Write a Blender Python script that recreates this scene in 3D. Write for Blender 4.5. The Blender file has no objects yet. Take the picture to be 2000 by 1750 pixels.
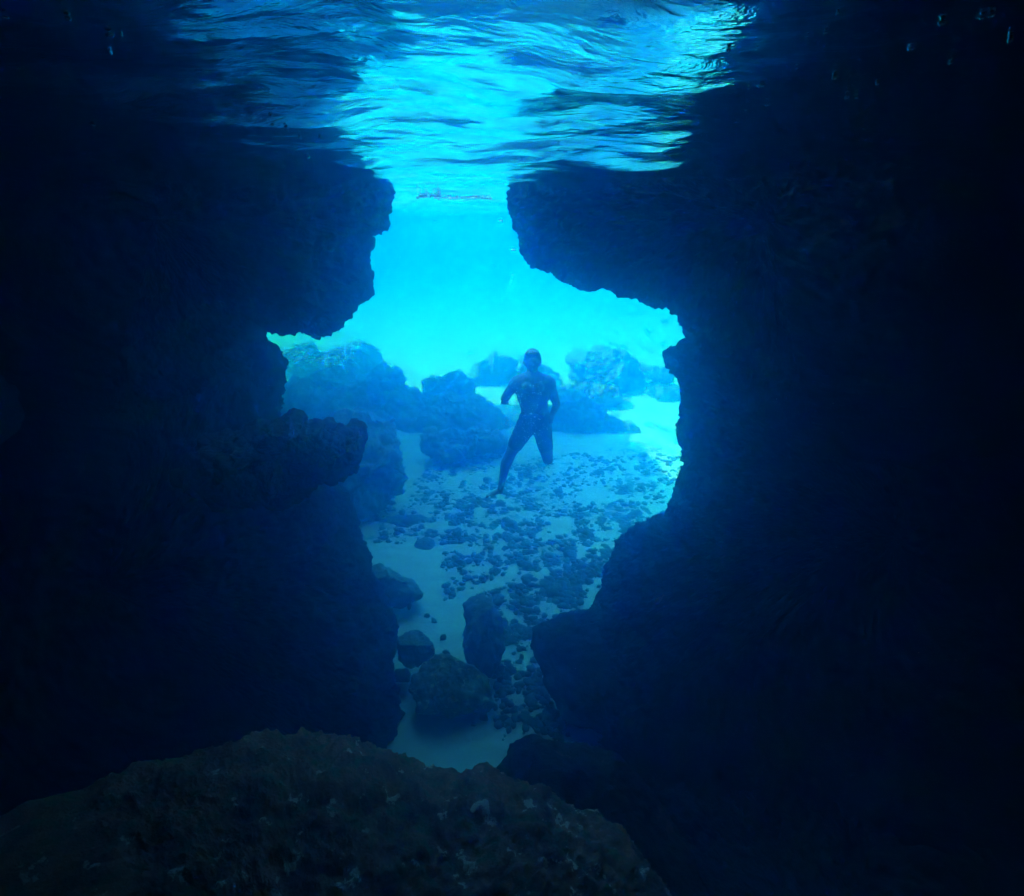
import bpy, bmesh, math, random
import numpy as np
from mathutils import Vector, Matrix

sc = bpy.context.scene
R = math.radians
random.seed(7); RNG = np.random.default_rng(11)

# ---------------------------------------------------------------- camera, sky, sun, exposure
F, CX, CY = 1250.0, 1000.0, 875.0            # focal length and centre in photograph pixels
PITCH = R(19.6)
cam_d = bpy.data.cameras.new('camera'); cam = bpy.data.objects.new('camera', cam_d)
sc.collection.objects.link(cam); sc.camera = cam
cam_d.sensor_fit = 'HORIZONTAL'; cam_d.sensor_width = 36; cam_d.lens = 36 * F / 2000
cam_d.clip_start = 0.02; cam_d.clip_end = 500
cam.location = (0, 0, 0); cam.rotation_euler = (R(90) - PITCH, 0, 0)

SUN_DIR = Vector((0.69, 0.0, -0.72)).normalized()     # the way the light travels
sun_el = math.asin(-SUN_DIR.z); sun_az = math.atan2(-SUN_DIR.x, -SUN_DIR.y)
world = bpy.data.worlds.new('World'); sc.world = world; world.use_nodes = True
wn = world.node_tree.nodes; bg = wn['Background']
sky = wn.new('ShaderNodeTexSky'); sky.sky_type = 'NISHITA'; sky.sun_disc = False
sky.sun_elevation = sun_el; sky.sun_rotation = sun_az
world.node_tree.links.new(sky.outputs[0], bg.inputs[0]); bg.inputs[1].default_value = 0.15
sun_d = bpy.data.lights.new('sun', 'SUN'); sun_d.energy = 5.0; sun_d.angle = R(0.5); sun_d.color = (1, .95, .88)
sun = bpy.data.objects.new('sun', sun_d); sc.collection.objects.link(sun)
sun.rotation_euler = SUN_DIR.to_track_quat('-Z', 'Y').to_euler()

vs = sc.view_settings
vs.view_transform = 'Standard'; vs.look = 'None'; vs.gamma = 1; vs.use_curve_mapping = False
vs.exposure = 3.5
cy = sc.cycles
cy.use_denoising = True; cy.max_bounces = 12; cy.diffuse_bounces = 3; cy.glossy_bounces = 4
cy.volume_bounces = 8; cy.transparent_max_bounces = 12; cy.transmission_bounces = 4
cy.sample_clamp_indirect = 6.0
cy.caustics_reflective = False; cy.caustics_refractive = False

# the sea water: everything fades into it
SCATTER = (0.0, .078, .20); ABSORB = (.19, .040, .009); HAZE_G = .90      # per metre, red green blue

# ---------------------------------------------------------------- helpers
def at(px, py, Y):
    x = (px - CX) / F; y = -(py - CY) / F
    d = Vector((x, math.cos(PITCH) + y * math.sin(PITCH), -math.sin(PITCH) + y * math.cos(PITCH)))
    return d * (Y / d.y)
DEPTH = 4.0                                  # the sea floor below the camera
def on_floor(px, py, z=-DEPTH):
    x = (px - CX) / F; y = -(py - CY) / F
    d = Vector((x, math.cos(PITCH) + y * math.sin(PITCH), -math.sin(PITCH) + y * math.cos(PITCH)))
    return d * (z / d.z)

def _hash(i, j, k, s):
    h = (i.astype(np.int64) * 374761393 + j.astype(np.int64) * 668265263 + k.astype(np.int64) * 2147483647 + s * 974634777) & 0xffffffff
    h = ((h ^ (h >> 13)) * 1274126177) & 0xffffffff
    h = ((h ^ (h >> 16)) * 2246822519) & 0xffffffff
    return (h ^ (h >> 15)) & 0xffffffff
def pnoise(P, s=0):
    P = np.asarray(P, float); I = np.floor(P).astype(np.int64); f = P - I
    u = f * f * f * (f * (f * 6 - 15) + 10)
    out = 0
    for dx in (0, 1):
        wx = u[:, 0] if dx else 1 - u[:, 0]
        for dy in (0, 1):
            wy = u[:, 1] if dy else 1 - u[:, 1]
            for dz in (0, 1):
                wz = u[:, 2] if dz else 1 - u[:, 2]
                h = _hash(I[:, 0] + dx, I[:, 1] + dy, I[:, 2] + dz, s)
                a = (h & 0xffff) / 65535.0 * 2 * np.pi; c = ((h >> 16) & 0xffff) / 32767.5 - 1; r = np.sqrt(np.maximum(0, 1 - c * c))
                g = np.cos(a) * r * (f[:, 0] - dx) + np.sin(a) * r * (f[:, 1] - dy) + c * (f[:, 2] - dz)
                out = out + wx * wy * wz * g
    return out * 1.6
def fbm(P, octv=5, s=0, gain=0.5, ridged=False):
    P = np.asarray(P, float); o = 0; a = 1.0
    for k in range(octv):
        n = pnoise(P * (2.03 ** k) + 17.3 * k, s + k)
        if ridged: n = 0.5 - np.abs(n) * 1.6
        o = o + a * n; a *= gain
    return o

def tag(o, label=None, cat=None, group=None, kind=None):
    if label: o['label'] = label
    if cat: o['category'] = cat
    if group: o['group'] = group
    if kind: o['kind'] = kind
    return o
def mesh_obj(name, V, Fc, mat, parent=None, smooth=True, origin=None):
    V = np.asarray(V, float)
    if origin is not None: V = V - np.array(origin)
    me = bpy.data.meshes.new(name); me.from_pydata(V.tolist(), [], Fc if isinstance(Fc, list) else Fc.tolist()); me.update()
    if smooth: me.polygons.foreach_set('use_smooth', [True] * len(me.polygons))
    if mat: me.materials.append(mat)
    o = bpy.data.objects.new(name, me); sc.collection.objects.link(o)
    if origin is not None: o.location = origin
    if parent: o.parent = parent
    return o
_ico = {}
def ico(sub):
    if sub not in _ico:
        bm = bmesh.new(); bmesh.ops.create_icosphere(bm, subdivisions=sub, radius=1)
        V = np.array([v.co[:] for v in bm.verts]); Fc = np.array([[v.index for v in f.verts] for f in bm.faces]); bm.free()
        _ico[sub] = (V, Fc)
    return _ico[sub]
def vnormals(V, Fc):
    a, b, c = V[Fc[:, 0]], V[Fc[:, 1]], V[Fc[:, 2]]; n = np.cross(b - a, c - a); N = np.zeros_like(V)
    for k in range(3): np.add.at(N, Fc[:, k], n)
    return N / (np.linalg.norm(N, axis=1)[:, None] + 1e-12)

# ---------------------------------------------------------------- materials
def new_mat(name):
    m = bpy.data.materials.new(name); m.use_nodes = True; nt = m.node_tree
    return m, nt, nt.nodes, nt.links
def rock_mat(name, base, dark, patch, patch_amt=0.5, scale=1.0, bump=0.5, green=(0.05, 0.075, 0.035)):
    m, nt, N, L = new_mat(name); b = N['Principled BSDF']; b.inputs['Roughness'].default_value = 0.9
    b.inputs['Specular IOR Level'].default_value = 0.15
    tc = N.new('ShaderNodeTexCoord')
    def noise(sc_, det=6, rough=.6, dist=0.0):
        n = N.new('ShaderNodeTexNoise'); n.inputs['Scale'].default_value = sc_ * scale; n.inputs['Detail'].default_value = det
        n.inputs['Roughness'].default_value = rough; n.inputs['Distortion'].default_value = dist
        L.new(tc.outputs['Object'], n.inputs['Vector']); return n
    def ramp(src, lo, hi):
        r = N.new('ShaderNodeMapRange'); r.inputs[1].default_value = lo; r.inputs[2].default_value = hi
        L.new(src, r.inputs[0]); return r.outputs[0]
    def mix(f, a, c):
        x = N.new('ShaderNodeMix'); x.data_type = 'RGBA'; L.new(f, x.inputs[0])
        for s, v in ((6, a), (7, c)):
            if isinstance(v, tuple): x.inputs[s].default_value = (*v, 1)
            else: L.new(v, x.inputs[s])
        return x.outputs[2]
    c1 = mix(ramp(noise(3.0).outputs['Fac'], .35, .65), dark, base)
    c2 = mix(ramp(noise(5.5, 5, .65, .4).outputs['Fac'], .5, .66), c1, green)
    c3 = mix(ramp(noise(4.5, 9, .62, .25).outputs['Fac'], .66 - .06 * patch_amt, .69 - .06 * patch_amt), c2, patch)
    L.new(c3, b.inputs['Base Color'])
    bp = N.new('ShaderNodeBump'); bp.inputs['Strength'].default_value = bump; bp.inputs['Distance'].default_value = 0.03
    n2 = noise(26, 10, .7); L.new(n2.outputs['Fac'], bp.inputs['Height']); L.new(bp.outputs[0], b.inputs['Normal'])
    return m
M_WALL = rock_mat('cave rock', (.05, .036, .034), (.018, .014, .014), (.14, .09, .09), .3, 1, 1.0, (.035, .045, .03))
M_BOULD = rock_mat('boulder rock', (.24, .23, .15), (.10, .10, .07), (.40, .38, .24), .6, 1.6)
M_MOTTLE = rock_mat('mottled weedy rock', (.34, .31, .15), (.12, .12, .07), (.62, .58, .30), 1.3, 3.2, .8, (.20, .20, .07))
M_FAR = rock_mat('pale weedy rock', (.26, .25, .22), (.13, .13, .115), (.42, .40, .34), .5, 1.1, .6, (.05, .06, .035))
M_FORE = rock_mat('encrusted rock', (.72, .27, .18), (.20, .07, .05), (.98, .74, .62), 1.0, 2.4, 1.0, (.16, .20, .10))
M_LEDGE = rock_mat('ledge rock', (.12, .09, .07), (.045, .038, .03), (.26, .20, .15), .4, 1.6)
M_COB = rock_mat('cobble', (.16, .15, .12), (.06, .06, .05), (.3, .3, .22), .4, 4)

def sand_mat():
    m, nt, N, L = new_mat('sand'); b = N['Principled BSDF']; b.inputs['Roughness'].default_value = 0.95
    b.inputs['Specular IOR Level'].default_value = 0.1
    g = N.new('ShaderNodeNewGeometry')
    n = N.new('ShaderNodeTexNoise'); n.inputs['Scale'].default_value = 1.4; n.inputs['Detail'].default_value = 9; n.inputs['Roughness'].default_value = .65
    n2 = N.new('ShaderNodeTexNoise'); n2.inputs['Scale'].default_value = 5.5; n2.inputs['Detail'].default_value = 8; n2.inputs['Roughness'].default_value = .7; n2.inputs['Distortion'].default_value = .6
    att = N.new('ShaderNodeAttribute'); att.attribute_name = 'rubble'
    for k in (n, n2): L.new(g.outputs['Position'], k.inputs['Vector'])
    mx = N.new('ShaderNodeMix'); mx.data_type = 'RGBA'; mx.inputs[6].default_value = (.44, .43, .38, 1); mx.inputs[7].default_value = (.56, .55, .49, 1)
    L.new(n.outputs['Fac'], mx.inputs[0])
    th = N.new('ShaderNodeMath'); th.operation = 'MULTIPLY_ADD'; th.inputs[1].default_value = 0.30; L.new(att.outputs['Fac'], th.inputs[0]); L.new(n2.outputs['Fac'], th.inputs[2])
    r = N.new('ShaderNodeMapRange'); r.inputs[1].default_value = .79; r.inputs[2].default_value = .90; L.new(th.outputs[0], r.inputs[0])
    m2 = N.new('ShaderNodeMix'); m2.data_type = 'RGBA'; L.new(r.outputs[0], m2.inputs[0]); L.new(mx.outputs[2], m2.inputs[6]); m2.inputs[7].default_value = (.085, .09, .065, 1)
    n3 = N.new('ShaderNodeTexNoise'); n3.inputs['Scale'].default_value = 26; n3.inputs['Detail'].default_value = 6; n3.inputs['Roughness'].default_value = .7; L.new(g.outputs['Position'], n3.inputs['Vector'])
    r3 = N.new('ShaderNodeMapRange'); r3.inputs[1].default_value = .60; r3.inputs[2].default_value = .72; r3.inputs[4].default_value = .7; L.new(n3.outputs['Fac'], r3.inputs[0])
    m3 = N.new('ShaderNodeMix'); m3.data_type = 'RGBA'; L.new(r3.outputs[0], m3.inputs[0]); L.new(m2.outputs[2], m3.inputs[6]); m3.inputs[7].default_value = (.20, .20, .16, 1)
    L.new(m3.outputs[2], b.inputs['Base Color'])
    bp = N.new('ShaderNodeBump'); bp.inputs['Strength'].default_value = .5; bp.inputs['Distance'].default_value = .04
    L.new(n2.outputs['Fac'], bp.inputs['Height']); L.new(bp.outputs[0], b.inputs['Normal'])
    return m
M_SAND = sand_mat()

def simple(name, col, rough=.6, metal=0.0):
    m, nt, N, L = new_mat(name); b = N['Principled BSDF']; b.inputs['Roughness'].default_value = rough; b.inputs['Metallic'].default_value = metal
    n = N.new('ShaderNodeTexNoise'); n.inputs['Scale'].default_value = 14; n.inputs['Detail'].default_value = 4
    tc = N.new('ShaderNodeTexCoord'); L.new(tc.outputs['Object'], n.inputs['Vector'])
    x = N.new('ShaderNodeMix'); x.data_type = 'RGBA'; x.inputs[6].default_value = (*[c * .8 for c in col], 1); x.inputs[7].default_value = (*col, 1)
    L.new(n.outputs['Fac'], x.inputs[0]); L.new(x.outputs[2], b.inputs['Base Color'])
    return m
M_SKIN = simple('skin', (.20, .13, .09), .75); M_HAIR = simple('hair', (.02, .016, .012), .7); M_SHORTS = simple('swim shorts', (.025, .03, .045), .8)
M_BUB = simple('bubble', (.95, .96, .97), .08, 1.0)
M_FOAM = simple('foam', (.85, .85, .83), .5)
M_FROTH = simple('froth', (.92, .90, .86), .25)
M_FISH_D = simple('dark fish', (.05, .03, .02), .4); M_FISH_O = simple('brown fish', (.55, .30, .16), .4)

def water_surface_mat():
    m, nt, N, L = new_mat('water surface'); N.remove(N['Principled BSDF']); out = N['Material Output']
    fr = N.new('ShaderNodeFresnel'); fr.inputs['IOR'].default_value = 1.33
    tr = N.new('ShaderNodeBsdfTransparent'); gl = N.new('ShaderNodeBsdfGlossy'); gl.inputs['Roughness'].default_value = 0.015; gl.inputs['Color'].default_value = (1, 1, 1, 1)
    tcd = N.new('ShaderNodeNewGeometry'); mp = N.new('ShaderNodeMapping'); mp.inputs['Scale'].default_value = (1, 1.3, 1)
    n = N.new('ShaderNodeTexNoise'); n.inputs['Scale'].default_value = 9; n.inputs['Detail'].default_value = 5; n.inputs['Roughness'].default_value = .5; n.inputs['Distortion'].default_value = .5
    L.new(tcd.outputs['Position'], mp.inputs['Vector']); L.new(mp.outputs[0], n.inputs['Vector'])
    bp = N.new('ShaderNodeBump'); bp.inputs['Strength'].default_value = .35; bp.inputs['Distance'].default_value = .02
    L.new(n.outputs['Fac'], bp.inputs['Height'])
    for k in (fr, gl): L.new(bp.outputs[0], k.inputs['Normal'])
    mx = N.new('ShaderNodeMixShader'); L.new(fr.outputs[0], mx.inputs[0]); L.new(tr.outputs[0], mx.inputs[1]); L.new(gl.outputs[0], mx.inputs[2])
    L.new(mx.outputs[0], out.inputs['Surface'])
    return m

# ---------------------------------------------------------------- water surface
H = 0.20                                      # the water surface above the camera
def wave(x, y):
    P = np.stack([x, y, np.zeros_like(x)], 1)
    Q = P + np.stack([.35 * pnoise(P * (.9, .9, 1) + 5, 11), .35 * pnoise(P * (.9, .9, 1) + 8, 12), 0 * x], 1)
    w = 0.045 * pnoise(Q * (.75, .95, 1) + 3, 1) + 0.030 * pnoise(Q * (1.9, 2.1, 1) + 9, 2) + 0.0125 * pnoise(Q * (4.6, 4.6, 1), 3) + 0.0034 * pnoise(Q * (10, 13, 1), 4)
    return w
def build_surface():
    ys = np.concatenate([np.linspace(-9, 0.1, 60), 0.1 * np.exp(np.linspace(0, math.log(1190), 680))[1:]])
    us = np.linspace(-1, 1, 421)
    V = []
    YY, UU = np.meshgrid(ys, us, indexing='ij')
    half = np.interp(YY, [-9, 0, 1, 4, 12, 59, 119], [39, 6, 6, 12, 39, 69, 69])
    XX = np.sign(UU) * (np.abs(UU) ** 1.8) * half
    x = XX.ravel(); y = YY.ravel()
    z = H + wave(x, y) * np.interp(y, [-9, .3, 1.5, 6, 59], [.6, .8, 1.0, 1.0, 1.6])
    V = np.stack([x, y, z], 1); nu = len(us)
    i = np.arange(len(ys) - 1)[:, None] * nu + np.arange(nu - 1)[None]
    i = i.ravel(); Fc = np.stack([i, i + 1, i + nu + 1, i + nu], 1)
    o = mesh_obj('water_surface', V, Fc, water_surface_mat())
    tag(o, kind='structure'); return o
build_surface()

# ---------------------------------------------------------------- sea floor
RUB = [[(760, 1000), (720, 1060), (800, 1050), (880, 1060), (910, 1150), (1000, 1180), (1180, 1180), (1330, 1000), (1340, 850), (1150, 880), (900, 880)],
       [(980, 1150), (1110, 1150), (1060, 1240), (1040, 1300), (1110, 1420), (980, 1420), (960, 1300)]]
RUBW = [[on_floor(*p) for p in poly] for poly in RUB]
def inside(poly, x, y):
    c = np.zeros(len(x), bool); n = len(poly)
    for a in range(n):
        x1, y1 = poly[a][0], poly[a][1]; x2, y2 = poly[(a + 1) % n][0], poly[(a + 1) % n][1]
        t = ((y1 > y) != (y2 > y)) & (x < (x2 - x1) * (y - y1) / ((y2 - y1) + 1e-12) + x1)
        c ^= t
    return c
def floor_z(x, y):
    P = np.stack([x, y, np.zeros_like(x)], 1)
    return -DEPTH + 0.10 * pnoise(P * .35, 31) + 0.025 * fbm(P * 1.7, 4, 33) + np.clip((y - 14) * .03, 0, 1.2) + .02 * pnoise(P * (2.0, 5.0, 1), 36)
def fz(x, y): return float(floor_z(np.array([x]), np.array([y]))[0])
def build_floor():
    ys = np.concatenate([np.linspace(-9, 2, 50), np.linspace(2, 14, 420)[1:], 14 * np.exp(np.linspace(0, math.log(8.5), 150))[1:]])
    us = np.linspace(-1, 1, 381)
    YY, UU = np.meshgrid(ys, us, indexing='ij')
    XX = np.sign(UU) * (np.abs(UU) ** 2.4) * 69
    x = XX.ravel(); y = YY.ravel()
    z = floor_z(x, y); P = np.stack([x, y, 0 * x], 1)
    rub = np.zeros(len(x))
    for p in RUBW: rub = np.maximum(rub, inside(p, x + .45 * fbm(P * 1.3, 4, 40), y + .6 * fbm(P * 1.3, 4, 41)).astype(float) * np.clip(.75 + .9 * pnoise(P * 1.1, 45), 0, 1))
    z += rub * 0.035 * fbm(P * 4.5, 4, 50)
    V = np.stack([x, y, z], 1); nu = len(us)
    i = (np.arange(len(ys) - 1)[:, None] * nu + np.arange(nu - 1)[None]).ravel(); Fc = np.stack([i, i + 1, i + nu + 1, i + nu], 1)
    o = mesh_obj('seabed', V, Fc, M_SAND)
    a = o.data.attributes.new('rubble', 'FLOAT', 'POINT'); a.data.foreach_set('value', rub)
    tag(o, kind='structure')
build_floor()

# ---------------------------------------------------------------- rocks with an outline of their own
def radial(poly, c, th):
    P = np.array(poly, float) - np.array(c, float); n = len(P); r = np.full(len(th), 0.0)
    d = np.stack([np.cos(th), np.sin(th)], 1)
    for a in range(n):
        p, q = P[a], P[(a + 1) % n]; e = q - p
        det = d[:, 0] * (-e[1]) + d[:, 1] * e[0]
        det = np.where(np.abs(det) < 1e-9, 1e-9, det)
        t = (p[0] * (-e[1]) + p[1] * e[0]) / det
        s = (d[:, 0] * p[1] - d[:, 1] * p[0]) / det
        ok = (t > 0) & (s >= -1e-6) & (s <= 1 + 1e-6); r = np.where(ok & (t > r), t, r)
    return r
def profile_rock(name, poly, c, Y, thick, mat, sub=5, rough=.05, freq=2.0, seed=0, power=1.0, front=1.0, shrink=1.0, cuts=0, dense=0, small=0.0):
    """a solid whose outline seen from the cave is poly (photograph pixels); Y how far out it stands, thick its half depth in metres"""
    C0 = at(c[0], c[1], Y); view = C0.normalized()
    right = view.cross(Vector((0, 0, 1))).normalized(); up = right.cross(view).normalized()
    # outline on the plane through the rock's middle, square to the line of sight
    ph = np.linspace(0, 1.4, 60); k_ = thick * front / C0.length; shrink = shrink / float((np.cos(ph) ** power / (1 - k_ * np.sin(ph))).max())
    W = []
    for p in poly:
        d = at(p[0], p[1], 1.0); k = C0.dot(view) / d.dot(view); w = d * k - C0; W.append((w.dot(right), w.dot(up)))
    if dense:      # long outlines: a grid whose columns crowd where the outline is in the picture
        th = []
        for i in range(len(poly)):
            p, q = poly[i], poly[(i + 1) % len(poly)]; P0, P1 = W[i], W[(i + 1) % len(poly)]
            inv = all(-60 < z[0] < 2060 and -60 < z[1] < 1810 for z in (p, q)); L_ = math.hypot(P1[0] - P0[0], P1[1] - P0[1])
            n = max(2, int(L_ / (dense if inv else dense * 14)))
            for k in range(n):
                f = k / n; th.append(math.atan2(P0[1] + (P1[1] - P0[1]) * f, P0[0] + (P1[0] - P0[0]) * f))
        th = np.sort(np.array(th)); nT = len(th); q_ = np.linspace(0, math.pi / 2, 4000); Rm = float(np.median([math.hypot(*w_) for w_ in W]))
        arc = np.concatenate([[0], np.cumsum(np.hypot(np.diff(Rm * np.cos(q_) ** power), np.diff(thick * front * np.sin(q_))))])
        hemi = np.interp(np.linspace(0, arc[-1], 150)[:-1], arc, q_); la = np.concatenate([-hemi[::-1], hemi[3::3]]); nL = len(la)
        TH, LA = np.meshgrid(th, la); S = np.stack([np.cos(TH) * np.cos(LA), np.sin(TH) * np.cos(LA), np.sin(LA)], 2).reshape(-1, 3)
        S = np.vstack([S, [[0, 0, -1], [0, 0, 1]]]); b0, b1 = len(S) - 2, len(S) - 1
        i = np.arange(nL - 1)[:, None] * nT; j = np.arange(nT)[None]; j2 = (j + 1) % nT
        A, B, C_, D_ = (i + j).ravel(), (i + j2).ravel(), (i + nT + j2).ravel(), (i + nT + j).ravel()
        j = j.ravel(); j2 = j2.ravel()
        Fc = np.vstack([np.stack([A, B, C_], 1), np.stack([A, C_, D_], 1), np.stack([j2, j, 0 * j + b0], 1), np.stack([(nL - 1) * nT + j, (nL - 1) * nT + j2, 0 * j + b1], 1)])
    else:
        S, Fc = ico(sub); S = S.copy()
    if cuts:
        rs_ = np.random.default_rng(seed + 500)
        for _ in range(cuts):
            n = rs_.normal(size=3) * (.75, .75, .25); n[2] -= .75; n /= np.linalg.norm(n); d = rs_.uniform(.5, .78)
            t = np.maximum(0, S @ n - d) * .93; S = S - t[:, None] * n
    u, v, w = S[:, 0], S[:, 1], S[:, 2]
    th = np.arctan2(v, u); rr = np.clip(np.sqrt(u * u + v * v), 0, 1)
    tab_t = np.linspace(-math.pi, math.pi, 721)[:-1]; tab = radial(W, (0, 0), tab_t)
    ker = np.exp(-.5 * (np.arange(-120, 121) / 45.0) ** 2); ker /= ker.sum(); sm = np.convolve(np.concatenate([tab[-120:], tab, tab[:120]]), ker, 'valid')
    wt = np.clip((rr - .25) / .45, 0, 1); wt = wt * wt * (3 - 2 * wt)
    r = (radial(W, (0, 0), th) * wt + np.interp(th, tab_t, sm, period=2 * math.pi) * (1 - wt)) * shrink
    inpl = r * rr ** power
    dep = w * thick * np.where(w < 0, front, 1.0)      # w<0: towards the camera
    V = np.array(C0)[None] + (inpl * np.cos(th))[:, None] * np.array(right) + (inpl * np.sin(th))[:, None] * np.array(up) + dep[:, None] * np.array(view)
    Nn = vnormals(V, Fc)
    if (Nn * (V - np.array(C0))).sum() < 0: Nn = -Nn; Fc = Fc[:, ::-1]
    amp = fbm(V * freq, 6, seed, .55) * rough + rough * .5 * fbm(V * freq * .5, 3, seed + 9, .5, True) - rough * .15
    if small: amp = amp + small * fbm(V * 14, 5, seed + 3, .65) + small * .8 * fbm(V * 6, 3, seed + 4, .5, True)
    V = V + Nn * amp[:, None]
    return mesh_obj(name, V, Fc, mat, origin=tuple(V.mean(0)))

# the four masses of rock round the cave mouth
UL = [(508, 637), (560, 641), (595, 634), (622, 652), (648, 646), (665, 640), (676, 618), (692, 598), (708, 582), (720, 572), (716, 555), (722, 538), (716, 500), (724, 478), (722, 460), (745, 445), (755, 435),
      (765, 405), (772, 370), (776, 318), (700, 285), (300, 270), (-300, 290), (-400, 500), (-100, 800), (200, 820), (420, 760), (506, 690)]
LL = [(504, 620), (505, 664), (530, 672), (545, 682), (553, 702), (553, 722), (540, 775), (540, 800), (536, 822), (560, 850), (600, 900), (660, 955), (678, 985), (690, 1000), (700, 1040), (718, 1080), (722, 1120), (742, 1150), (752, 1180),
      (772, 1215), (768, 1300), (775, 1400), (785, 1490), (800, 1650), (400, 2000), (-300, 1800), (-600, 1200), (-300, 600), (300, 560)]
RU = [(1006, 340), (1000, 400), (1003, 440), (1020, 490), (1045, 515), (1060, 518), (1080, 522), (1110, 545), (1135, 556), (1150, 561), (1165, 552), (1190, 566), (1215, 575), (1250, 585), (1280, 597), (1305, 592), (1325, 610),
      (1340, 635), (1400, 720), (1600, 900), (2100, 950), (2600, 600), (2300, 285), (1700, 270), (1100, 285), (1010, 305)]
RL = [(1330, 600), (1340, 635), (1344, 660), (1325, 685), (1303, 690), (1305, 715), (1318, 735), (1325, 755), (1332, 775), (1335, 800), (1330, 850), (1338, 910), (1324, 935), (1318, 970), (1300, 1010),
      (1270, 1022), (1230, 1035), (1205, 1060), (1187, 1110), (1172, 1160), (1150, 1230), (1150, 1350), (1150, 1500), (1100, 1900), (1400, 2700), (2800, 2400), (2600, 800), (1900, 450), (1450, 500)]
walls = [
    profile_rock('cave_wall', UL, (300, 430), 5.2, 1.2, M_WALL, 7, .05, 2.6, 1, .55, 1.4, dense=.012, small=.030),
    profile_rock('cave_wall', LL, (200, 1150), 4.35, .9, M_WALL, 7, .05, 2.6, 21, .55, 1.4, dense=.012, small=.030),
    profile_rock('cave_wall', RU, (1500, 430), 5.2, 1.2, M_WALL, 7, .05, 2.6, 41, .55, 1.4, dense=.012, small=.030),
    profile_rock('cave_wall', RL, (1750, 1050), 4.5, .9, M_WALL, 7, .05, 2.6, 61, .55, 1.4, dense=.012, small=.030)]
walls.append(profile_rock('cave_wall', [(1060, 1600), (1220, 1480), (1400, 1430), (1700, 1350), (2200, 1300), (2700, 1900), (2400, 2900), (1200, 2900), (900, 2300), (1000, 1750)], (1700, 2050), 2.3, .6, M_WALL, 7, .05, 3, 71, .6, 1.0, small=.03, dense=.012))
for w in walls: tag(w, kind='structure')

# the body of the headland with the cave inside it
def build_headland():
    TOP = 2.6
    nA, ys = 160, np.concatenate([np.linspace(-4.5, 4.6, 70)])
    V = []; Fc = []
    def inner(t):      # t 0..1 up the left wall, over the roof and down the right wall
        per = [(-2.9, -4.8), (-3.1, -1.5), (-2.6, .6), (-1.2, 1.15), (1.2, 1.15), (2.7, .6), (3.2, -1.5), (3.0, -4.8)]
        k = t * (len(per) - 1); a = min(int(k), len(per) - 2); f = k - a
        return per[a][0] * (1 - f) + per[a + 1][0] * f, per[a][1] * (1 - f) + per[a + 1][1] * f
    def outer(t):
        per = [(-13, -4.8), (-13, 1.5), (-12, TOP), (-4, TOP + .3), (4, TOP + .2), (12, TOP), (13, 1.5), (13, -4.8)]
        k = t * (len(per) - 1); a = min(int(k), len(per) - 2); f = k - a
        return per[a][0] * (1 - f) + per[a + 1][0] * f, per[a][1] * (1 - f) + per[a + 1][1] * f
    for fn in (inner, outer):
        for y in ys:
            for a in range(nA):
                x, z = fn(a / (nA - 1)); V.append((x, y, z))
    V = np.array(V, float)
    nin = len(ys) * nA
    d = fbm(V * .8, 6, 77, .55) * .35
    c = V.copy(); c[:, 1] = 0; c[:, 2] += 1.5; c /= np.linalg.norm(c, axis=1)[:, None]
    V += c * d[:, None]
    def hole(y, a, outside):   # gaps in the roof, open to the sky
        t = a / (nA - 1)
        if outside: return (-3.2 < y < -.8 and .42 < t < .56) or (y > 3.3 and .40 < t < .62)
        return (-2.7 < y < -1.1 and .54 < t < .64) or (y > 3.3 and .42 < t < .60)
    for b in (0, nin):
        for i in range(len(ys) - 1):
            for a in range(nA - 1):
                if hole(ys[i], a, b > 0): continue
                p = b + i * nA + a; q = [p, p + 1, p + nA + 1, p + nA]
                Fc.append(q if b else q[::-1])
    for i in (0, len(ys) - 1):                    # close the two ends between inside and outside
        for a in range(nA - 1):
            if i and hole(4, a, True): continue
            p = i * nA + a; Fc.append([p, p + 1, nin + p + 1, nin + p])
    # back wall of the cave
    p = [a for a in range(nA)]; Fc.append(p)
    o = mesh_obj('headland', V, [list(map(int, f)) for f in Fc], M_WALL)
    tag(o, kind='structure')
build_headland()
def build_shade_block(x0, x1, y0, y1, z0, z1, seed, amp=.5):
    """an unseen rough rock block added to the headland to keep the sun off"""
    n = 70; g = np.linspace(-1, 1, n); A, B = np.meshgrid(g, g, indexing='ij'); A = A.ravel(); B = B.ravel(); one = np.ones_like(A)
    i = (np.arange(n - 1)[:, None] * n + np.arange(n - 1)[None]).ravel(); q = np.stack([i, i + 1, i + n + 1, i + n], 1)
    key = {}; Vs = []; Fs = []
    for k, P in enumerate([(one, A, B), (-one, B, A), (A, -one, B), (B, one, A), (A, B, -one), (B, A, one)]):
        Fs.append(q + k * n * n); Vs.append(np.stack(P, 1))
    V = np.concatenate(Vs); p = np.sign(V) * np.abs(V); r = (np.abs(p) ** 6).sum(1) ** (1 / 6); D = p / r[:, None]
    V = np.array([(x0 + x1) / 2, (y0 + y1) / 2, (z0 + z1) / 2]) + D * np.array([(x1 - x0) / 2, (y1 - y0) / 2, (z1 - z0) / 2])
    V = V + D * (fbm(V * .6, 6, seed, .55) * amp)[:, None]
    tag(mesh_obj('shade_cliff', V, np.concatenate(Fs), M_WALL), kind='structure')
build_shade_block(-14, -5.4, 3.5, 14.5, -5, 3.2, 88)  # added arm out of view, shades the sea left of the mouth
build_shade_block(-12, -4.0, 3.5, 14.2, -.35, 3.4, 89, .2)  # added overhang out of view, shades the floor and the swimmer
build_shade_block(-12, -1.7, 2.4, 5.7, .9, 4.05, 95, .10)  # added block above the water, keeps sun off the right wall
build_shade_block(-3.2, -1.05, 1.0, 4.6, 1.6, 3.9, 93, .12)  # added fin on the roof, keeps direct sun out of the gap

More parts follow.
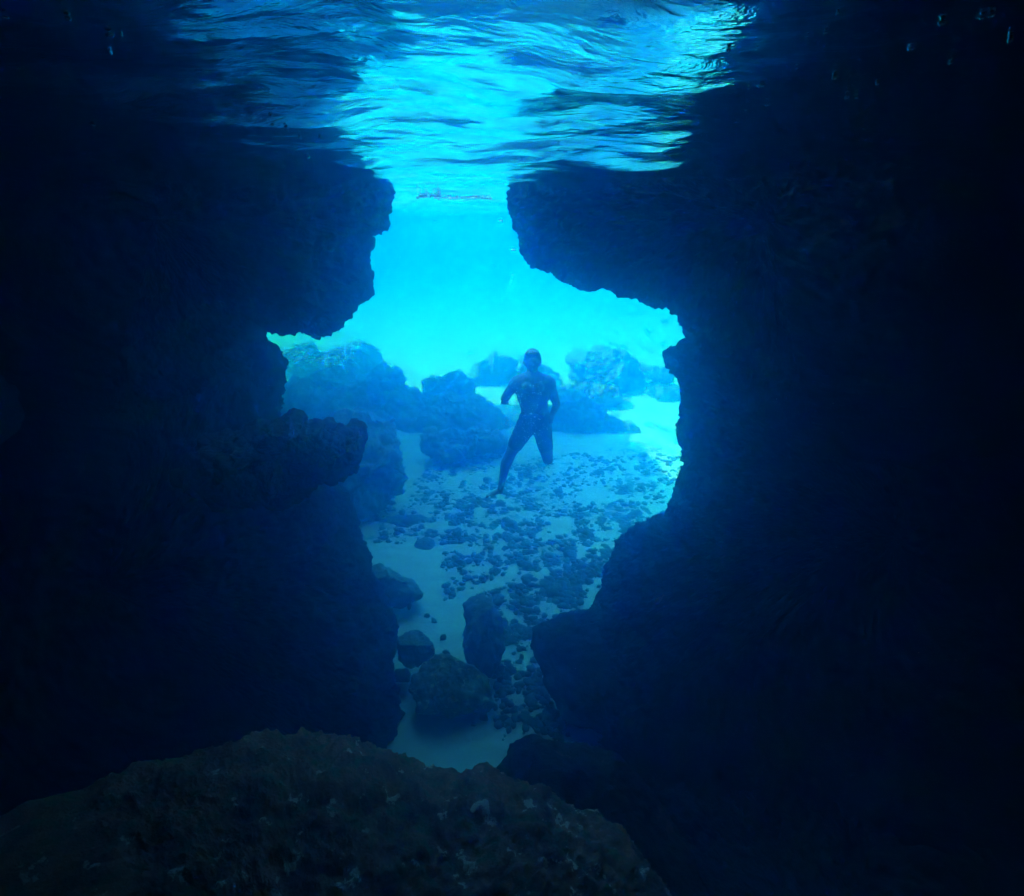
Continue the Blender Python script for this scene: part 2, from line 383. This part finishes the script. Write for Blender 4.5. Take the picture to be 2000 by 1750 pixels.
# rocks inside and near the mouth
def boulder(poly, c, Y, thick, mat, label, cat='boulder', name='boulder', group=None, **k):
    o = profile_rock(name, poly, c, Y, thick, mat, **k); return tag(o, label, cat, group)
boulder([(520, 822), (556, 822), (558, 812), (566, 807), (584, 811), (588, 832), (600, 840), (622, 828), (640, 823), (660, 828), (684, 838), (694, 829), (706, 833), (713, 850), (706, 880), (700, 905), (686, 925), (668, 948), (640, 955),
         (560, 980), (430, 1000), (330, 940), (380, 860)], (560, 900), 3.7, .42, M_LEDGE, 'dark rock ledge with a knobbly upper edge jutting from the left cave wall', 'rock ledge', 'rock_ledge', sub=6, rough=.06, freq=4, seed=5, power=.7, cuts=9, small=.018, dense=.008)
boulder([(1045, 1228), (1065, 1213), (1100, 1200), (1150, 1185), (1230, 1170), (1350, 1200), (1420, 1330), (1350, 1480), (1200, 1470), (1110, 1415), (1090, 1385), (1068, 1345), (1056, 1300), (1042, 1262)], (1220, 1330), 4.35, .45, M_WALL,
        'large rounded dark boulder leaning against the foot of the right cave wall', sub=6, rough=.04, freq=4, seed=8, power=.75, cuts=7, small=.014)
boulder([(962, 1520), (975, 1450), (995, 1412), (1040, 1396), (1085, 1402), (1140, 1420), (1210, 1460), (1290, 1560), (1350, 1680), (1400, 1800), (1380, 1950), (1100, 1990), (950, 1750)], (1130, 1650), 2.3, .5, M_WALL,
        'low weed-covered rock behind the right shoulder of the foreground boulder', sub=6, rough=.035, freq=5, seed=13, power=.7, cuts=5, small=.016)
boulder([(-500, 1700), (-100, 1640), (150, 1555), (300, 1498), (400, 1462), (500, 1441), (600, 1438), (660, 1434), (720, 1450), (790, 1480), (850, 1500), (895, 1512), (950, 1500), (1020, 1520), (1090, 1558), (1150, 1590), (1220, 1640),
         (1270, 1690), (1310, 1750), (1400, 2300), (1200, 3000), (0, 3000), (-700, 2300)], (560, 2150), 1.25, .55, M_FORE, 'huge encrusted brown boulder filling the foreground with pale and green crust patches', sub=7, rough=.03, freq=4, seed=19, power=.8, dense=.005, small=.019)
# seabed rocks
boulder([(712, 1105), (735, 1098), (760, 1102), (785, 1118), (800, 1128), (820, 1145), (826, 1160), (818, 1172), (770, 1192), (740, 1198), (700, 1190), (690, 1140)], (755, 1150), 6.0, .28, M_BOULD,
        'flat-topped olive boulder on pale sand beside the left cave wall', sub=5, rough=.02, freq=7, cuts=7, seed=3, small=.014)
boulder([(905, 1180), (915, 1166), (940, 1162), (962, 1170), (970, 1195), (985, 1225), (988, 1245), (982, 1275), (970, 1300), (960, 1325), (930, 1318), (912, 1290), (903, 1250)], (943, 1240), 4.95, .24, M_BOULD,
        'tall narrow upright dark boulder in the middle of the sand', sub=5, rough=.02, freq=7, seed=4, power=.85, cuts=9, small=.014)
boulder([(800, 1345), (808, 1322), (830, 1295), (850, 1278), (880, 1282), (905, 1292), (930, 1308), (955, 1325), (963, 1345), (962, 1362), (975, 1378), (955, 1392), (920, 1390), (880, 1398), (845, 1395), (815, 1390), (812, 1372)], (880, 1345), 4.45, .28, M_MOTTLE,
        'wedge-shaped boulder with mottled yellow-green top above the bare sand patch', sub=6, rough=.02, freq=7, seed=6, cuts=6, small=.012, power=.8)
boulder([(768, 1258), (780, 1235), (800, 1226), (815, 1228), (842, 1244), (846, 1262), (850, 1280), (832, 1295), (800, 1305), (772, 1292)], (806, 1265), 4.9, .2, M_BOULD, 'squat greenish boulder wedged between the left wall and the mottled boulder', sub=5, rough=.015, freq=8, seed=7, cuts=9, small=.014)
boulder([(768, 1315), (775, 1307), (795, 1306), (803, 1318), (800, 1330), (785, 1334), (770, 1333)], (785, 1320), 4.7, .08, M_COB, 'small round dark rock against the left wall below the squat boulder', 'rock', 'rock', sub=4, rough=.008, freq=10, seed=9)
boulder([(805, 1070), (812, 1054), (830, 1048), (848, 1054), (855, 1072), (850, 1086), (835, 1095), (815, 1092)], (830, 1072), 7.4, .16, M_COB, 'round dark rock alone on the pale sand at the rubble edge', 'rock', 'rock', sub=5, rough=.012, freq=8, seed=10)
boulder([(735, 1032), (745, 1015), (775, 1006), (820, 1006), (858, 1015), (862, 1030), (840, 1040), (790, 1043), (750, 1042)], (800, 1026), 8.1, .2, M_COB, 'long low dark rock half buried behind the round rock', 'rock', 'rock', sub=5, rough=.015, freq=8, seed=12)

# far boulders out in the open water: (centre x, centre y, half width, half height, Y, label)
far = [
    (605, 716, 66, 42, 17.0, 'hazy rounded boulder at far left behind the overhang'),
    (645, 830, 104, 80, 11.8, 'large hazy blue boulder above the rock ledge'),
    (700, 905, 85, 110, 8.3, 'steep shaded boulder just right of the rock ledge'),
    (750, 792, 72, 70, 14.0, 'big hazy boulder with bright crest left of the swimmer'),
    (866, 832, 122, 66, 12.9, 'widest hazy boulder lying left of the swimmer'),
    (905, 868, 80, 28, 10.6, 'low dark rock at the front of the boulder field left of the swimmer'),
    (965, 738, 55, 40, 16.0, 'small faint boulder behind the left elbow of the swimmer'),
    (880, 760, 50, 28, 14.0, 'faint pointed boulder on top of the left boulder field'),
    (1185, 724, 72, 54, 15.5, 'tall faint boulder right of the swimmer head'),
    (1245, 748, 58, 32, 15.8, 'low faint boulder at the foot of the tall right boulder'),
    (1120, 812, 58, 40, 12.5, 'smooth hazy boulder just right of the swimmer hip'),
    (1190, 834, 50, 16, 12.5, 'low smooth rock right of the hip-high boulder'),
    (1300, 778, 52, 24, 15.0, 'faint flat boulder beside the right cave wall'),
    (1050, 742, 45, 34, 15.6, 'faint boulder directly behind the swimmer'),
    (1150, 776, 64, 22, 14.4, 'long faint rock between the two right boulders'),
    (620, 768, 80, 40, 13.6, 'faint wide boulder between the rock ledge and the left skyline'),
    (530, 810, 50, 50, 13.0, 'hazy boulder edge seen past the left cave wall'),
    (690, 700, 46, 30, 16.5, 'small very faint rock on the left skyline'),
]
for i, (x, y, a, b, Y, lab) in enumerate(far):
    rs = np.random.default_rng(100 + i); n = 16
    poly = []
    for k in range(n):
        t = 2 * math.pi * k / n; q = 1 + rs.uniform(-.16, .16)
        poly.append((x + a * q * math.copysign(abs(math.cos(t)) ** .85, math.cos(t)), y - b * q * math.copysign(abs(math.sin(t)) ** .85, math.sin(t))))
    dep = Y * 1.05; o = boulder(poly, (x, y), Y, a / F * dep * .8, M_FAR, lab, sub=6, rough=.16, freq=1.9, seed=200 + i, group='boulders out on the sea floor', power=.8, cuts=3, small=.05)

# cobbles: a few shapes, each cobble an object of its own
protos = []
for k in range(7):
    S, Fc = ico(3); rs = np.random.default_rng(300 + k); V = S.copy()
    for _ in range(9):
        n = rs.normal(size=3); n /= np.linalg.norm(n); d = rs.uniform(.55, .9); t = np.maximum(0, V @ n - d); V -= t[:, None] * n
    V *= (1, rs.uniform(.6, .95), rs.uniform(.4, .7)); V += vnormals(V, Fc) * (fbm(V * 2.2, 4, 300 + k) * .1)[:, None]
    me = bpy.data.meshes.new('cobble'); me.from_pydata(V.tolist(), [], Fc.tolist()); me.polygons.foreach_set('use_smooth', [True] * len(me.polygons)); me.materials.append(M_COB); protos.append(me)
def add_cobble(x, y, s, rs, label, group):
    o = bpy.data.objects.new('cobble', protos[rs.integers(7)]); sc.collection.objects.link(o)
    o.location = (x, y, fz(x, y) + s * .18); o.scale = (s, s, s); o.rotation_euler = (rs.uniform(-.3, .3), rs.uniform(-.3, .3), rs.uniform(0, 6.28))
    tag(o, label, 'cobble', group); return o
rs = np.random.default_rng(5); cnt = 0
while cnt < 230:
    px, py = (rs.uniform(730, 1335), rs.uniform(890, 1180)) if cnt < 175 else (rs.uniform(960, 1115), rs.uniform(1150, 1420))
    poly = RUB[0] if cnt < 175 else RUB[1]
    if not inside(poly, np.array([px]), np.array([py]))[0]: continue
    p = on_floor(px, py); p.x += .3 * rs.normal() * (cnt < 175); s = float(np.clip(rs.lognormal(-3.0 if cnt < 175 else -3.2, .45), .025, .22))
    size = 'large' if s > .07 else 'mid-sized' if s > .045 else 'small'
    if cnt < 175:
        side = ('on the left', 'in the middle', 'towards the right cave wall')[0 if px < 960 else 1 if px < 1120 else 2]
        row = ('level with the swimmer legs', 'just below the swimmer foot', 'midway down the rubble', 'at the near rubble edge')[0 if py < 950 else 1 if py < 1020 else 2 if py < 1095 else 3]
    else:
        side = ('beside the upright boulder', 'towards the right-hand boulder')[0 if px < 1030 else 1]; row = ('in the upper sand gap', 'in the middle of the sand gap', 'at the bottom of the sand gap')[0 if py < 1240 else 1 if py < 1330 else 2]
    add_cobble(p.x, p.y, s, rs, size + ' dark cobble ' + row + ', ' + side, 'cobbles of the rubble bed'); cnt += 1
for px, py, s, lab in [(870, 1147, .055, 'lone flat dark cobble on open sand left of the upright boulder'), (834, 1204, .04, 'small cobble above the squat boulder, nearer the left wall'), (848, 1212, .045, 'small cobble above the squat boulder, beside its twin'),
                       (866, 1246, .05, 'single cobble on sand between squat boulder and upright boulder'), (870, 1276, .05, 'cobble touching the top of the mottled boulder'), (925, 1414, .028, 'tiny cobble on the sand below the mottled boulder'),
                       (946, 1400, .05, 'dark cobble at the right foot of the mottled boulder'), (978, 1405, .07, 'larger dark cobble right of the mottled boulder foot'), (1100, 1408, .05, 'cobble at the lower tip of the sand by the right boulder'), (870, 1084, .05, 'small cobble just right of the round rock')]:
    p = on_floor(px, py); add_cobble(p.x, p.y, s, rs, lab, None)
# fine rubble nobody could count
V = []; Fc = []; S, F0 = ico(1); n = 0
cand = []
while len(cand) < 6000:
    m_ = 6000; big = rs.random(m_) < .8
    px = np.where(big, rs.uniform(720, 1340, m_), rs.uniform(950, 1120, m_)); py = np.where(big, 880 + 300 * rs.random(m_) ** .8, rs.uniform(1150, 1430, m_))
    keep = np.where(big, inside(RUB[0], px, py), inside(RUB[1], px, py)); px, py = px[keep], py[keep]
    P = np.array([on_floor(a_, b_)[:] for a_, b_ in zip(px, py)]); P[:, 2] = 0
    P[:, 0] += .45 * fbm(P * 1.3, 4, 40); P[:, 1] += .16 * rs.normal(size=len(P))
    P = P[fbm(P * 2.6, 3, 90) > rs.uniform(-.35, .75, len(P))]; P[:, 2] = floor_z(P[:, 0], P[:, 1]); cand += P.tolist()
for p in cand[:6000]:
    s = .012 + .04 * rs.random() ** 2.2; W = S * (s * rs.uniform(.7, 1.4), s * rs.uniform(.7, 1.4), s * .6) * (1 + rs.uniform(-.25, .25, (len(S), 1)))
    W = W + (p[0], p[1], p[2] + s * .2); Fc.append(F0 + len(V) * len(S)); V.append(W)
tag(mesh_obj('rubble', np.concatenate(V), np.concatenate(Fc), M_COB), 'fine dark rubble strewn over the sandy sea floor', 'rubble', kind='stuff')

# ---------------------------------------------------------------- the swimmer
def capsule(bm_, a, b, ra, rb, flat=1.0, fax=None, seg=20, rings=8):
    a, b = Vector(a), Vector(b); ax = (b - a); L = ax.length; ax.normalize()
    side = ax.cross(Vector(fax) if fax else Vector((0, 1, 0)))
    if side.length < 1e-3: side = ax.cross(Vector((1, 0, 0)))
    side.normalize(); dep = ax.cross(side).normalized()
    rows = []
    for k in range(rings + 1):
        t = -math.pi / 2 + (math.pi / 2) * k / rings; rows.append((a + ax * (ra * math.sin(t)), ra * math.cos(t)))
    for k in range(rings + 1):
        t = (math.pi / 2) * k / rings; rows.append((b + ax * (rb * math.sin(t)), rb * math.cos(t)))
    vs_ = []
    for c, r in rows:
        r = max(r, 1e-4)
        vs_.append([bm_.verts.new(c + side * (r * math.cos(2 * math.pi * s / seg)) + dep * (flat * r * math.sin(2 * math.pi * s / seg))) for s in range(seg)])
    for i in range(len(vs_) - 1):
        for s in range(seg): bm_.faces.new((vs_[i][s], vs_[i][(s + 1) % seg], vs_[i + 1][(s + 1) % seg], vs_[i + 1][s]))
    bm_.faces.new(vs_[0][::-1]); bm_.faces.new(vs_[-1])
def remeshed(name, bm_, mat, voxel, parent=None, smooth=4, origin=(0, 0, 0)):
    bmesh.ops.recalc_face_normals(bm_, faces=bm_.faces)
    bmesh.ops.translate(bm_, verts=bm_.verts, vec=-Vector(origin))
    me = bpy.data.meshes.new(name); bm_.to_mesh(me); bm_.free(); me.materials.append(mat)
    o = bpy.data.objects.new(name, me); sc.collection.objects.link(o)
    m = o.modifiers.new('remesh', 'REMESH'); m.mode = 'VOXEL'; m.voxel_size = voxel; m.use_smooth_shade = True
    s = o.modifiers.new('smooth', 'SMOOTH'); s.factor = .5; s.iterations = smooth
    dg = bpy.context.evaluated_depsgraph_get(); me2 = bpy.data.meshes.new_from_object(o.evaluated_get(dg)); o.modifiers.clear(); o.data = me2; me2.name = name
    me2.polygons.foreach_set('use_smooth', [True] * len(me2.polygons))
    if parent: o.parent = parent
    return o
PY = 6.5
def Z(zx, zy, dy=0.0): return at(900 + zx / 5, 650 + zy / 5, PY + dy)     # zoomed view of the swimmer
def build_person():
    base = Z(700, 900); bm_ = bmesh.new()
    C = lambda a, b, ra, rb, fl=1.0: capsule(bm_, a, b, ra, rb, fl)
    # head, jaw, neck
    C(Z(700, 262), Z(700, 285), .083, .080, 1.15); C(Z(700, 300), Z(700, 350), .072, .052, 1.1); C(Z(699, 350), Z(699, 430), .056, .062, .95)
    C(Z(700, 300, -.085), Z(700, 322, -.10), .010, .014)                       # nose
    C(Z(682, 352, -.075), Z(718, 352, -.075), .010, .010)                       # lips
    C(Z(672, 290, -.070), Z(728, 290, -.070), .014, .014)                       # brow
    C(Z(617, 285, .01), Z(622, 315, .01), .013, .009); C(Z(781, 285, .01), Z(777, 315, .01), .013, .009)   # ears
    # trapezius, shoulders, chest, waist, hips
    C(Z(690, 425), Z(545, 475), .060, .062, .9); C(Z(710, 425), Z(858, 475), .060, .062, .9)
    C(Z(590, 500), Z(640, 690), .085, .075, .95); C(Z(812, 500), Z(780, 690), .085, .075, .95); C(Z(700, 470), Z(705, 700), .12, .10, .9)
    C(Z(660, 690), Z(665, 850), .078, .088, 1.0); C(Z(780, 690), Z(780, 850), .078, .088, 1.0)
    C(Z(655, 870), Z(790, 870), .085, .085, 1.1)
    C(Z(650, 535, -.09), Z(690, 545, -.09), .055, .05, .6); C(Z(760, 535, -.09), Z(720, 545, -.09), .055, .05, .6)
    # left-hand arm: elbow out, forearm reaching away behind
    C(Z(545, 480), Z(520, 505), .066, .062); C(Z(525, 500), Z(430, 640, .06), .056, .046)
    C(Z(430, 640, .06), Z(425, 655, .27), .044, .030); C(Z(425, 655, .27), Z(428, 665, .33), .030, .034, .6)
    for k, (dx, l) in enumerate([(-24, .075), (-10, .088), (4, .092), (18, .082), (30, .066)]):
        a = Z(425 + dx * .8, 665 + (k == 0) * 8, .34); b = Z(425 + dx * 1.4, 676, .34 + l * .6); c2 = Z(425 + dx * 1.3, 700, .34 + l * .8)
        C(a, b, .010, .009); C(b, c2, .009, .008)
    # right-hand arm: elbow out, hand at the hip
    C(Z(858, 480), Z(880, 505), .066, .060); C(Z(872, 500), Z(935, 705, .04), .056, .042)
    C(Z(935, 705, .04), Z(893, 800, -.02), .042, .028); C(Z(893, 800, -.02), Z(880, 830, -.05), .030, .036, .6)
    for k, (dx, l) in enumerate([(-22, .05), (-12, .08), (0, .088), (12, .08), (22, .062)]):
        a = Z(880 + dx * .8, 835, -.055); b = Z(876 + dx, 835 + l * 500, -.075); c2 = Z(868 + dx, 835 + l * 780, -.055)
        C(a, b, .010, .009); C(b, c2, .009, .008)
    # legs
    C(Z(640, 900), Z(490, 1170, -.03), .098, .062); C(Z(490, 1170, -.03), Z(440, 1290), .060, .062); C(Z(440, 1290), Z(392, 1490, .03), .060, .034)
    C(Z(398, 1480, .03), Z(385, 1548, .05), .036, .034); C(Z(385, 1540, .05), Z(300, 1578, -.04), .032, .030, .7); C(Z(305, 1575, -.03), Z(262, 1594, -.09), .028, .014, .7)
    for k in range(5):
        C(Z(285 - k * 4, 1578 + k * 5, -.07 - .012 * k), Z(250 - k * 2, 1590 + k * 6, -.11 + .01 * k), .012, .009)
    C(Z(790, 900), Z(840, 1180, -.10), .098, .066); C(Z(840, 1180, -.10), Z(850, 1235, -.08), .062, .058)
    C(Z(850, 1235, -.08), Z(848, 1190, .17), .056, .056); C(Z(848, 1190, .17), Z(845, 1150, .36), .054, .034); C(Z(845, 1150, .36), Z(845, 1190, .42), .034, .034)
    C(Z(845, 1190, .42), Z(848, 1190, .55), .032, .022, 1.4)
    person = remeshed('person', bm_, M_SKIN, .010, origin=base); person.location = base
    tag(person, 'bare-chested swimmer in dark knee-length swim shorts kicking through open water beyond the cave mouth', 'person')
    bm_ = bmesh.new(); C(Z(700, 240, .012), Z(700, 262, .025), .089, .084, 1.16)
    for s_ in (-1, 1): C(Z(700 + 40 * s_, 225, -.02), Z(700 + 62 * s_, 265, .02), .036, .03)
    C(Z(670, 205, -.04), Z(735, 205, -.04), .036, .036)
    h = remeshed('hair', bm_, M_HAIR, .008, origin=base); h.parent = person
    bm_ = bmesh.new(); C(Z(650, 838), Z(795, 838), .094, .094, 1.15); C(Z(652, 880), Z(798, 880), .100, .100, 1.1)
    C(Z(640, 905), Z(537, 1085, -.02), .112, .086); C(Z(790, 905), Z(828, 1120, -.08), .110, .080)
    s = remeshed('swim_shorts', bm_, M_SHORTS, .010, origin=base, smooth=3); s.parent = person
build_person()

# ---------------------------------------------------------------- fish
def fish(px, py, Y, L, mat, ang, lab):
    n, seg = 22, 14; V = []; Fc = []
    for i in range(n + 1):
        t = i / n; x = (t - .5) * L; h = L * .17 * math.sin(math.pi * min(1, t * 1.02) ** .75) ** .8 + L * .018 if 0 < i < n else L * .01
        if t > .82: h = L * (.03)
        w = h * .42
        for s in range(seg):
            a = 2 * math.pi * s / seg; V.append((x, w * math.cos(a), h * math.sin(a)))
    for i in range(n):
        for s in range(seg): Fc.append([i * seg + s, i * seg + (s + 1) % seg, (i + 1) * seg + (s + 1) % seg, (i + 1) * seg + s])
    Fc.append(list(range(seg))[::-1]); Fc.append([n * seg + s for s in range(seg)])
    o = mesh_obj('fish', np.array(V), Fc, mat); o.location = at(px, py, Y)
    o.rotation_euler = (0, -ang, 0)
    def fin(name, pts):
        pts = np.array(pts) * L; k = len(pts); th = L * .008
        W = [(p[0], th, p[1]) for p in pts] + [(p[0], -th, p[1]) for p in pts]
        Fn = [list(range(k))[::-1], list(range(k, 2 * k))] + [[i, (i + 1) % k, k + (i + 1) % k, k + i] for i in range(k)]
        mesh_obj(name, np.array(W), Fn, mat, parent=o, smooth=False)
    fin('tail_fin', [(.42, 0), (.62, .15), (.56, 0), (.62, -.15)]); fin('dorsal_fin', [(-.15, .14), (.0, .23), (.2, .18), (.25, .08)]); fin('belly_fin', [(-.05, -.14), (.05, -.22), (.2, -.16), (.2, -.08)])
    tag(o, lab, 'fish', 'small fish near the cave floor')
fish(800, 1183, 4.4, .085, M_FISH_D, R(78), 'tiny dark fish hanging nose down before the olive boulder')
fish(1287, 1172, 3.2, .075, M_FISH_O, R(52), 'tiny pale brown fish in front of the right cave wall')

# ---------------------------------------------------------------- bubbles and foam
rs = np.random.default_rng(77)
bub_me = []
for k in range(4):
    S, Fc = ico(3); V = S * (1, 1, rs.uniform(.55, .95)) * (1 + .12 * pnoise(S * 1.3, 400 + k))[:, None]
    me = bpy.data.meshes.new('air_bubble'); me.from_pydata(V.tolist(), [], Fc.tolist()); me.polygons.foreach_set('use_smooth', [True] * len(me.polygons)); me.materials.append(M_BUB); bub_me.append(me)
froth_me = []
for me in bub_me:
    m2 = me.copy(); m2.materials[0] = M_FROTH; froth_me.append(m2)
def bubble(p, r, lab, grp, sc_=(1, 1, 1), mes=None):
    o = bpy.data.objects.new('air_bubble', (mes or bub_me)[rs.integers(4)]); sc.collection.objects.link(o); o.location = p; o.scale = [r * s for s in sc_]; tag(o, lab, 'bubble', grp)
for px, py, r in [(978, 431, .016), (1002, 488, .019), (963, 519, .009), (1001, 537, .010), (1000, 548, .006), (998, 552, .005), (1068, 577, .005), (1000, 618, .005), (1004, 640, .005), (990, 572, .007), (968, 580, .005), (996, 560, .005), (848, 431, .006)]:
    bubble(at(px, py, 5.9), r, ('largest silver bubble, by the edge of the right overhang' if r > .018 else 'silver bubble highest in the bright gap below the waterline' if px == 978 else 'lone tiny bubble by the left side of the bright gap' if px == 848 else 'tiny bubble alone to the right of the rising stream' if px == 1068 else 'mid-sized silver bubble left of the rising stream' if px == 963 else 'tiny silver bubble in the thin stream rising above the swimmer'), 'bubbles rising above the swimmer', (1.2, 1.2, .7))
V = []; Fc = []; S, F0 = ico(1)
for k in range(620):
    q = rs.random()
    if q < .45:
        t = rs.random(); px = 985 + 25 * t + rs.normal() * 9; py = 835 - 60 * t + rs.normal() * 10; Y = 6.45; r = rs.uniform(.0012, .004)
    elif q < .85:
        px = 1037 + rs.normal() * 20; py = 830 + rs.normal() * 32; Y = 6.2; r = rs.uniform(.001, .0035)
    elif q < .9:
        px = 1040 + rs.normal() * 14; py = 760 + rs.normal() * 10; Y = 6.2; r = rs.uniform(.001, .005)
    else:
        px = 1045 + rs.normal() * 45; py = 930 + rs.normal() * 40; Y = 6.2; r = rs.uniform(.001, .0025)
    V.append(S * (r * 1.5) + np.array(at(px, py, Y + rs.normal() * .08))); Fc.append(F0 + (len(V) - 1) * len(S))
for px, py, r in [(1037, 808, .018), (1044, 814, .012), (1054, 819, .008), (1042, 753, .009), (1010, 758, .008), (1020, 707, .006), (1032, 772, .006)]:
    V.append(S * (r, r, r * .6) + np.array(at(px, py, 6.25))); Fc.append(F0 + (len(V) - 1) * len(S))
tag(mesh_obj('bubble_plume', np.concatenate(V), np.concatenate(Fc), M_FROTH), 'cloud of tiny silver bubbles round the swimmer chest and hip', 'bubbles', kind='stuff')
def surf_z(x, y):
    return H + float(wave(np.array([x]), np.array([y]))[0]) * float(np.interp(y, [-9, .3, 1.5, 6, 59], [.6, .8, 1.0, 1.0, 1.6]))
def on_surface(px, py):
    d = at(px, py, 1.0); t = H / max(d.z, .01)
    for _ in range(6):
        t = surf_z(d.x * t, d.y * t) / max(d.z, .01)
    return d * t
glints = [(866, 44), (994, 50), (1051, 38), (752, 12), (1016, 185), (1100, 183), (237, 66), (213, 62), (214, 97), (132, 30), (8, 28), (1170, 30), (1478, 93), (1423, 92), (1578, 68), (1614, 60), (1637, 22), (1842, 38), (1920, 30), (1938, 25), (1975, 72),
          (1781, 90), (1463, 170), (1488, 162), (1458, 210), (1557, 130), (1634, 150), (1632, 147), (1655, 185), (1674, 187), (1714, 162), (1440, 236), (532, 240), (560, 250), (585, 265), (625, 267), (390, 230), (240, 215), (218, 223), (1008, 255), (1042, 287), (1016, 267), (1013, 235),
          (1098, 155), (1500, 200), (1715, 160), (1858, 120), (35, 130), (180, 240), (300, 210), (1090, 290), (1104, 292), (1135, 300), (1222, 320), (965, 232), (815, 240), (870, 330), (905, 322), (1008, 325), (940, 345), (600, 300)]
for px, py in glints:  # mirror bubbles added to imitate sky glints on the waves
    if 640 < px < 1420 and not (py > 280 and px > 1080): continue
    p = on_surface(px, py); dist = p.length; r = dist * rs.uniform(2.4, 5.5) / F * (1.0 if px < 650 or px > 1300 else .8)
    bubble(p - Vector((0, 0, r * .8)), r, 'bubble added as a glint under the water surface ' + ('at the dark upper left' if px < 680 else 'in the bright upper middle' if px < 1300 else 'right of the bright patch' if px < 1600 else 'at the far upper right'), 'bubbles added as glints under the water surface', (rs.uniform(.7, 1.5), 1, rs.uniform(.5, 1.1)))
V = []; Fc = []; S, F0 = ico(2)
for k in range(330):
    q = rs.integers(7)
    cx, cy_, wx, wy = [(838, 386, 30, 3), (862, 383, 16, 3), (888, 385, 24, 2), (828, 381, 8, 4), (925, 384, 14, 2), (950, 386, 10, 1.5), (845, 379, 18, 3)][q]
    px = cx + rs.uniform(-1, 1) * wx; py = cy_ + rs.uniform(-1, 1) * wy
    p = on_surface(px, py); r = p.length * rs.uniform(.6, 2.0) / F; p.z -= r * .6
    V.append(S * (r * rs.uniform(.8, 2.0), r * 1.5, r * rs.uniform(.5, 1.0)) + np.array([p.x, p.y, p.z])); Fc.append(F0 + (len(V) - 1) * len(S))
tag(mesh_obj('sea_foam', np.concatenate(V), np.concatenate(Fc), M_FOAM), 'white foam bubbling at the water surface above the cave mouth', 'foam', kind='stuff')

V = []; Fc = []; S, F0 = ico(1)
for k in range(260):
    px, py, Y = rs.uniform(-100, 2100), rs.uniform(380, 1700), 10 ** rs.uniform(-.2, .85); r = Y * 10 ** rs.uniform(-.6, .12) / F * .8
    V.append(S * r * rs.uniform(.5, 1.5, 3) * rs.uniform(.8, 1.2, (len(S), 1)) + np.array(at(px, py, Y))); Fc.append(F0 + k * len(S))
tag(mesh_obj('drifting_specks', np.concatenate(V), np.concatenate(Fc), M_FROTH), 'pale specks drifting in the dark cave water', 'specks', kind='stuff')

# ---------------------------------------------------------------- the water itself
def build_haze():
    x, y0, y1, z0, z1 = 70, -10, 120, -7, 4.6
    V = [(sx * x, y, z) for z in (z0, z1) for y in (y0, y1) for sx in (-1, 1)]
    Fc = [[0, 2, 3, 1], [4, 5, 7, 6], [0, 1, 5, 4], [2, 6, 7, 3], [0, 4, 6, 2], [1, 3, 7, 5]]
    m, nt, N, L = new_mat('sea water haze'); N.remove(N['Principled BSDF'])
    D = .5; v = N.new('ShaderNodeVolumePrincipled'); v.inputs['Density'].default_value = D; v.inputs['Anisotropy'].default_value = HAZE_G
    v.inputs['Color'].default_value = (*[k / D for k in SCATTER], 1)
    v.inputs['Absorption Color'].default_value = (*[max(0, 1 - q / (D - k)) ** 2 for k, q in zip(SCATTER, ABSORB)], 1)
    L.new(v.outputs[0], N['Material Output'].inputs['Volume'])
    o = mesh_obj('haze', np.array(V, float), Fc, m, smooth=False); tag(o, kind='stuff', label='blue sea water haze filling the whole view', cat='haze')
build_haze()
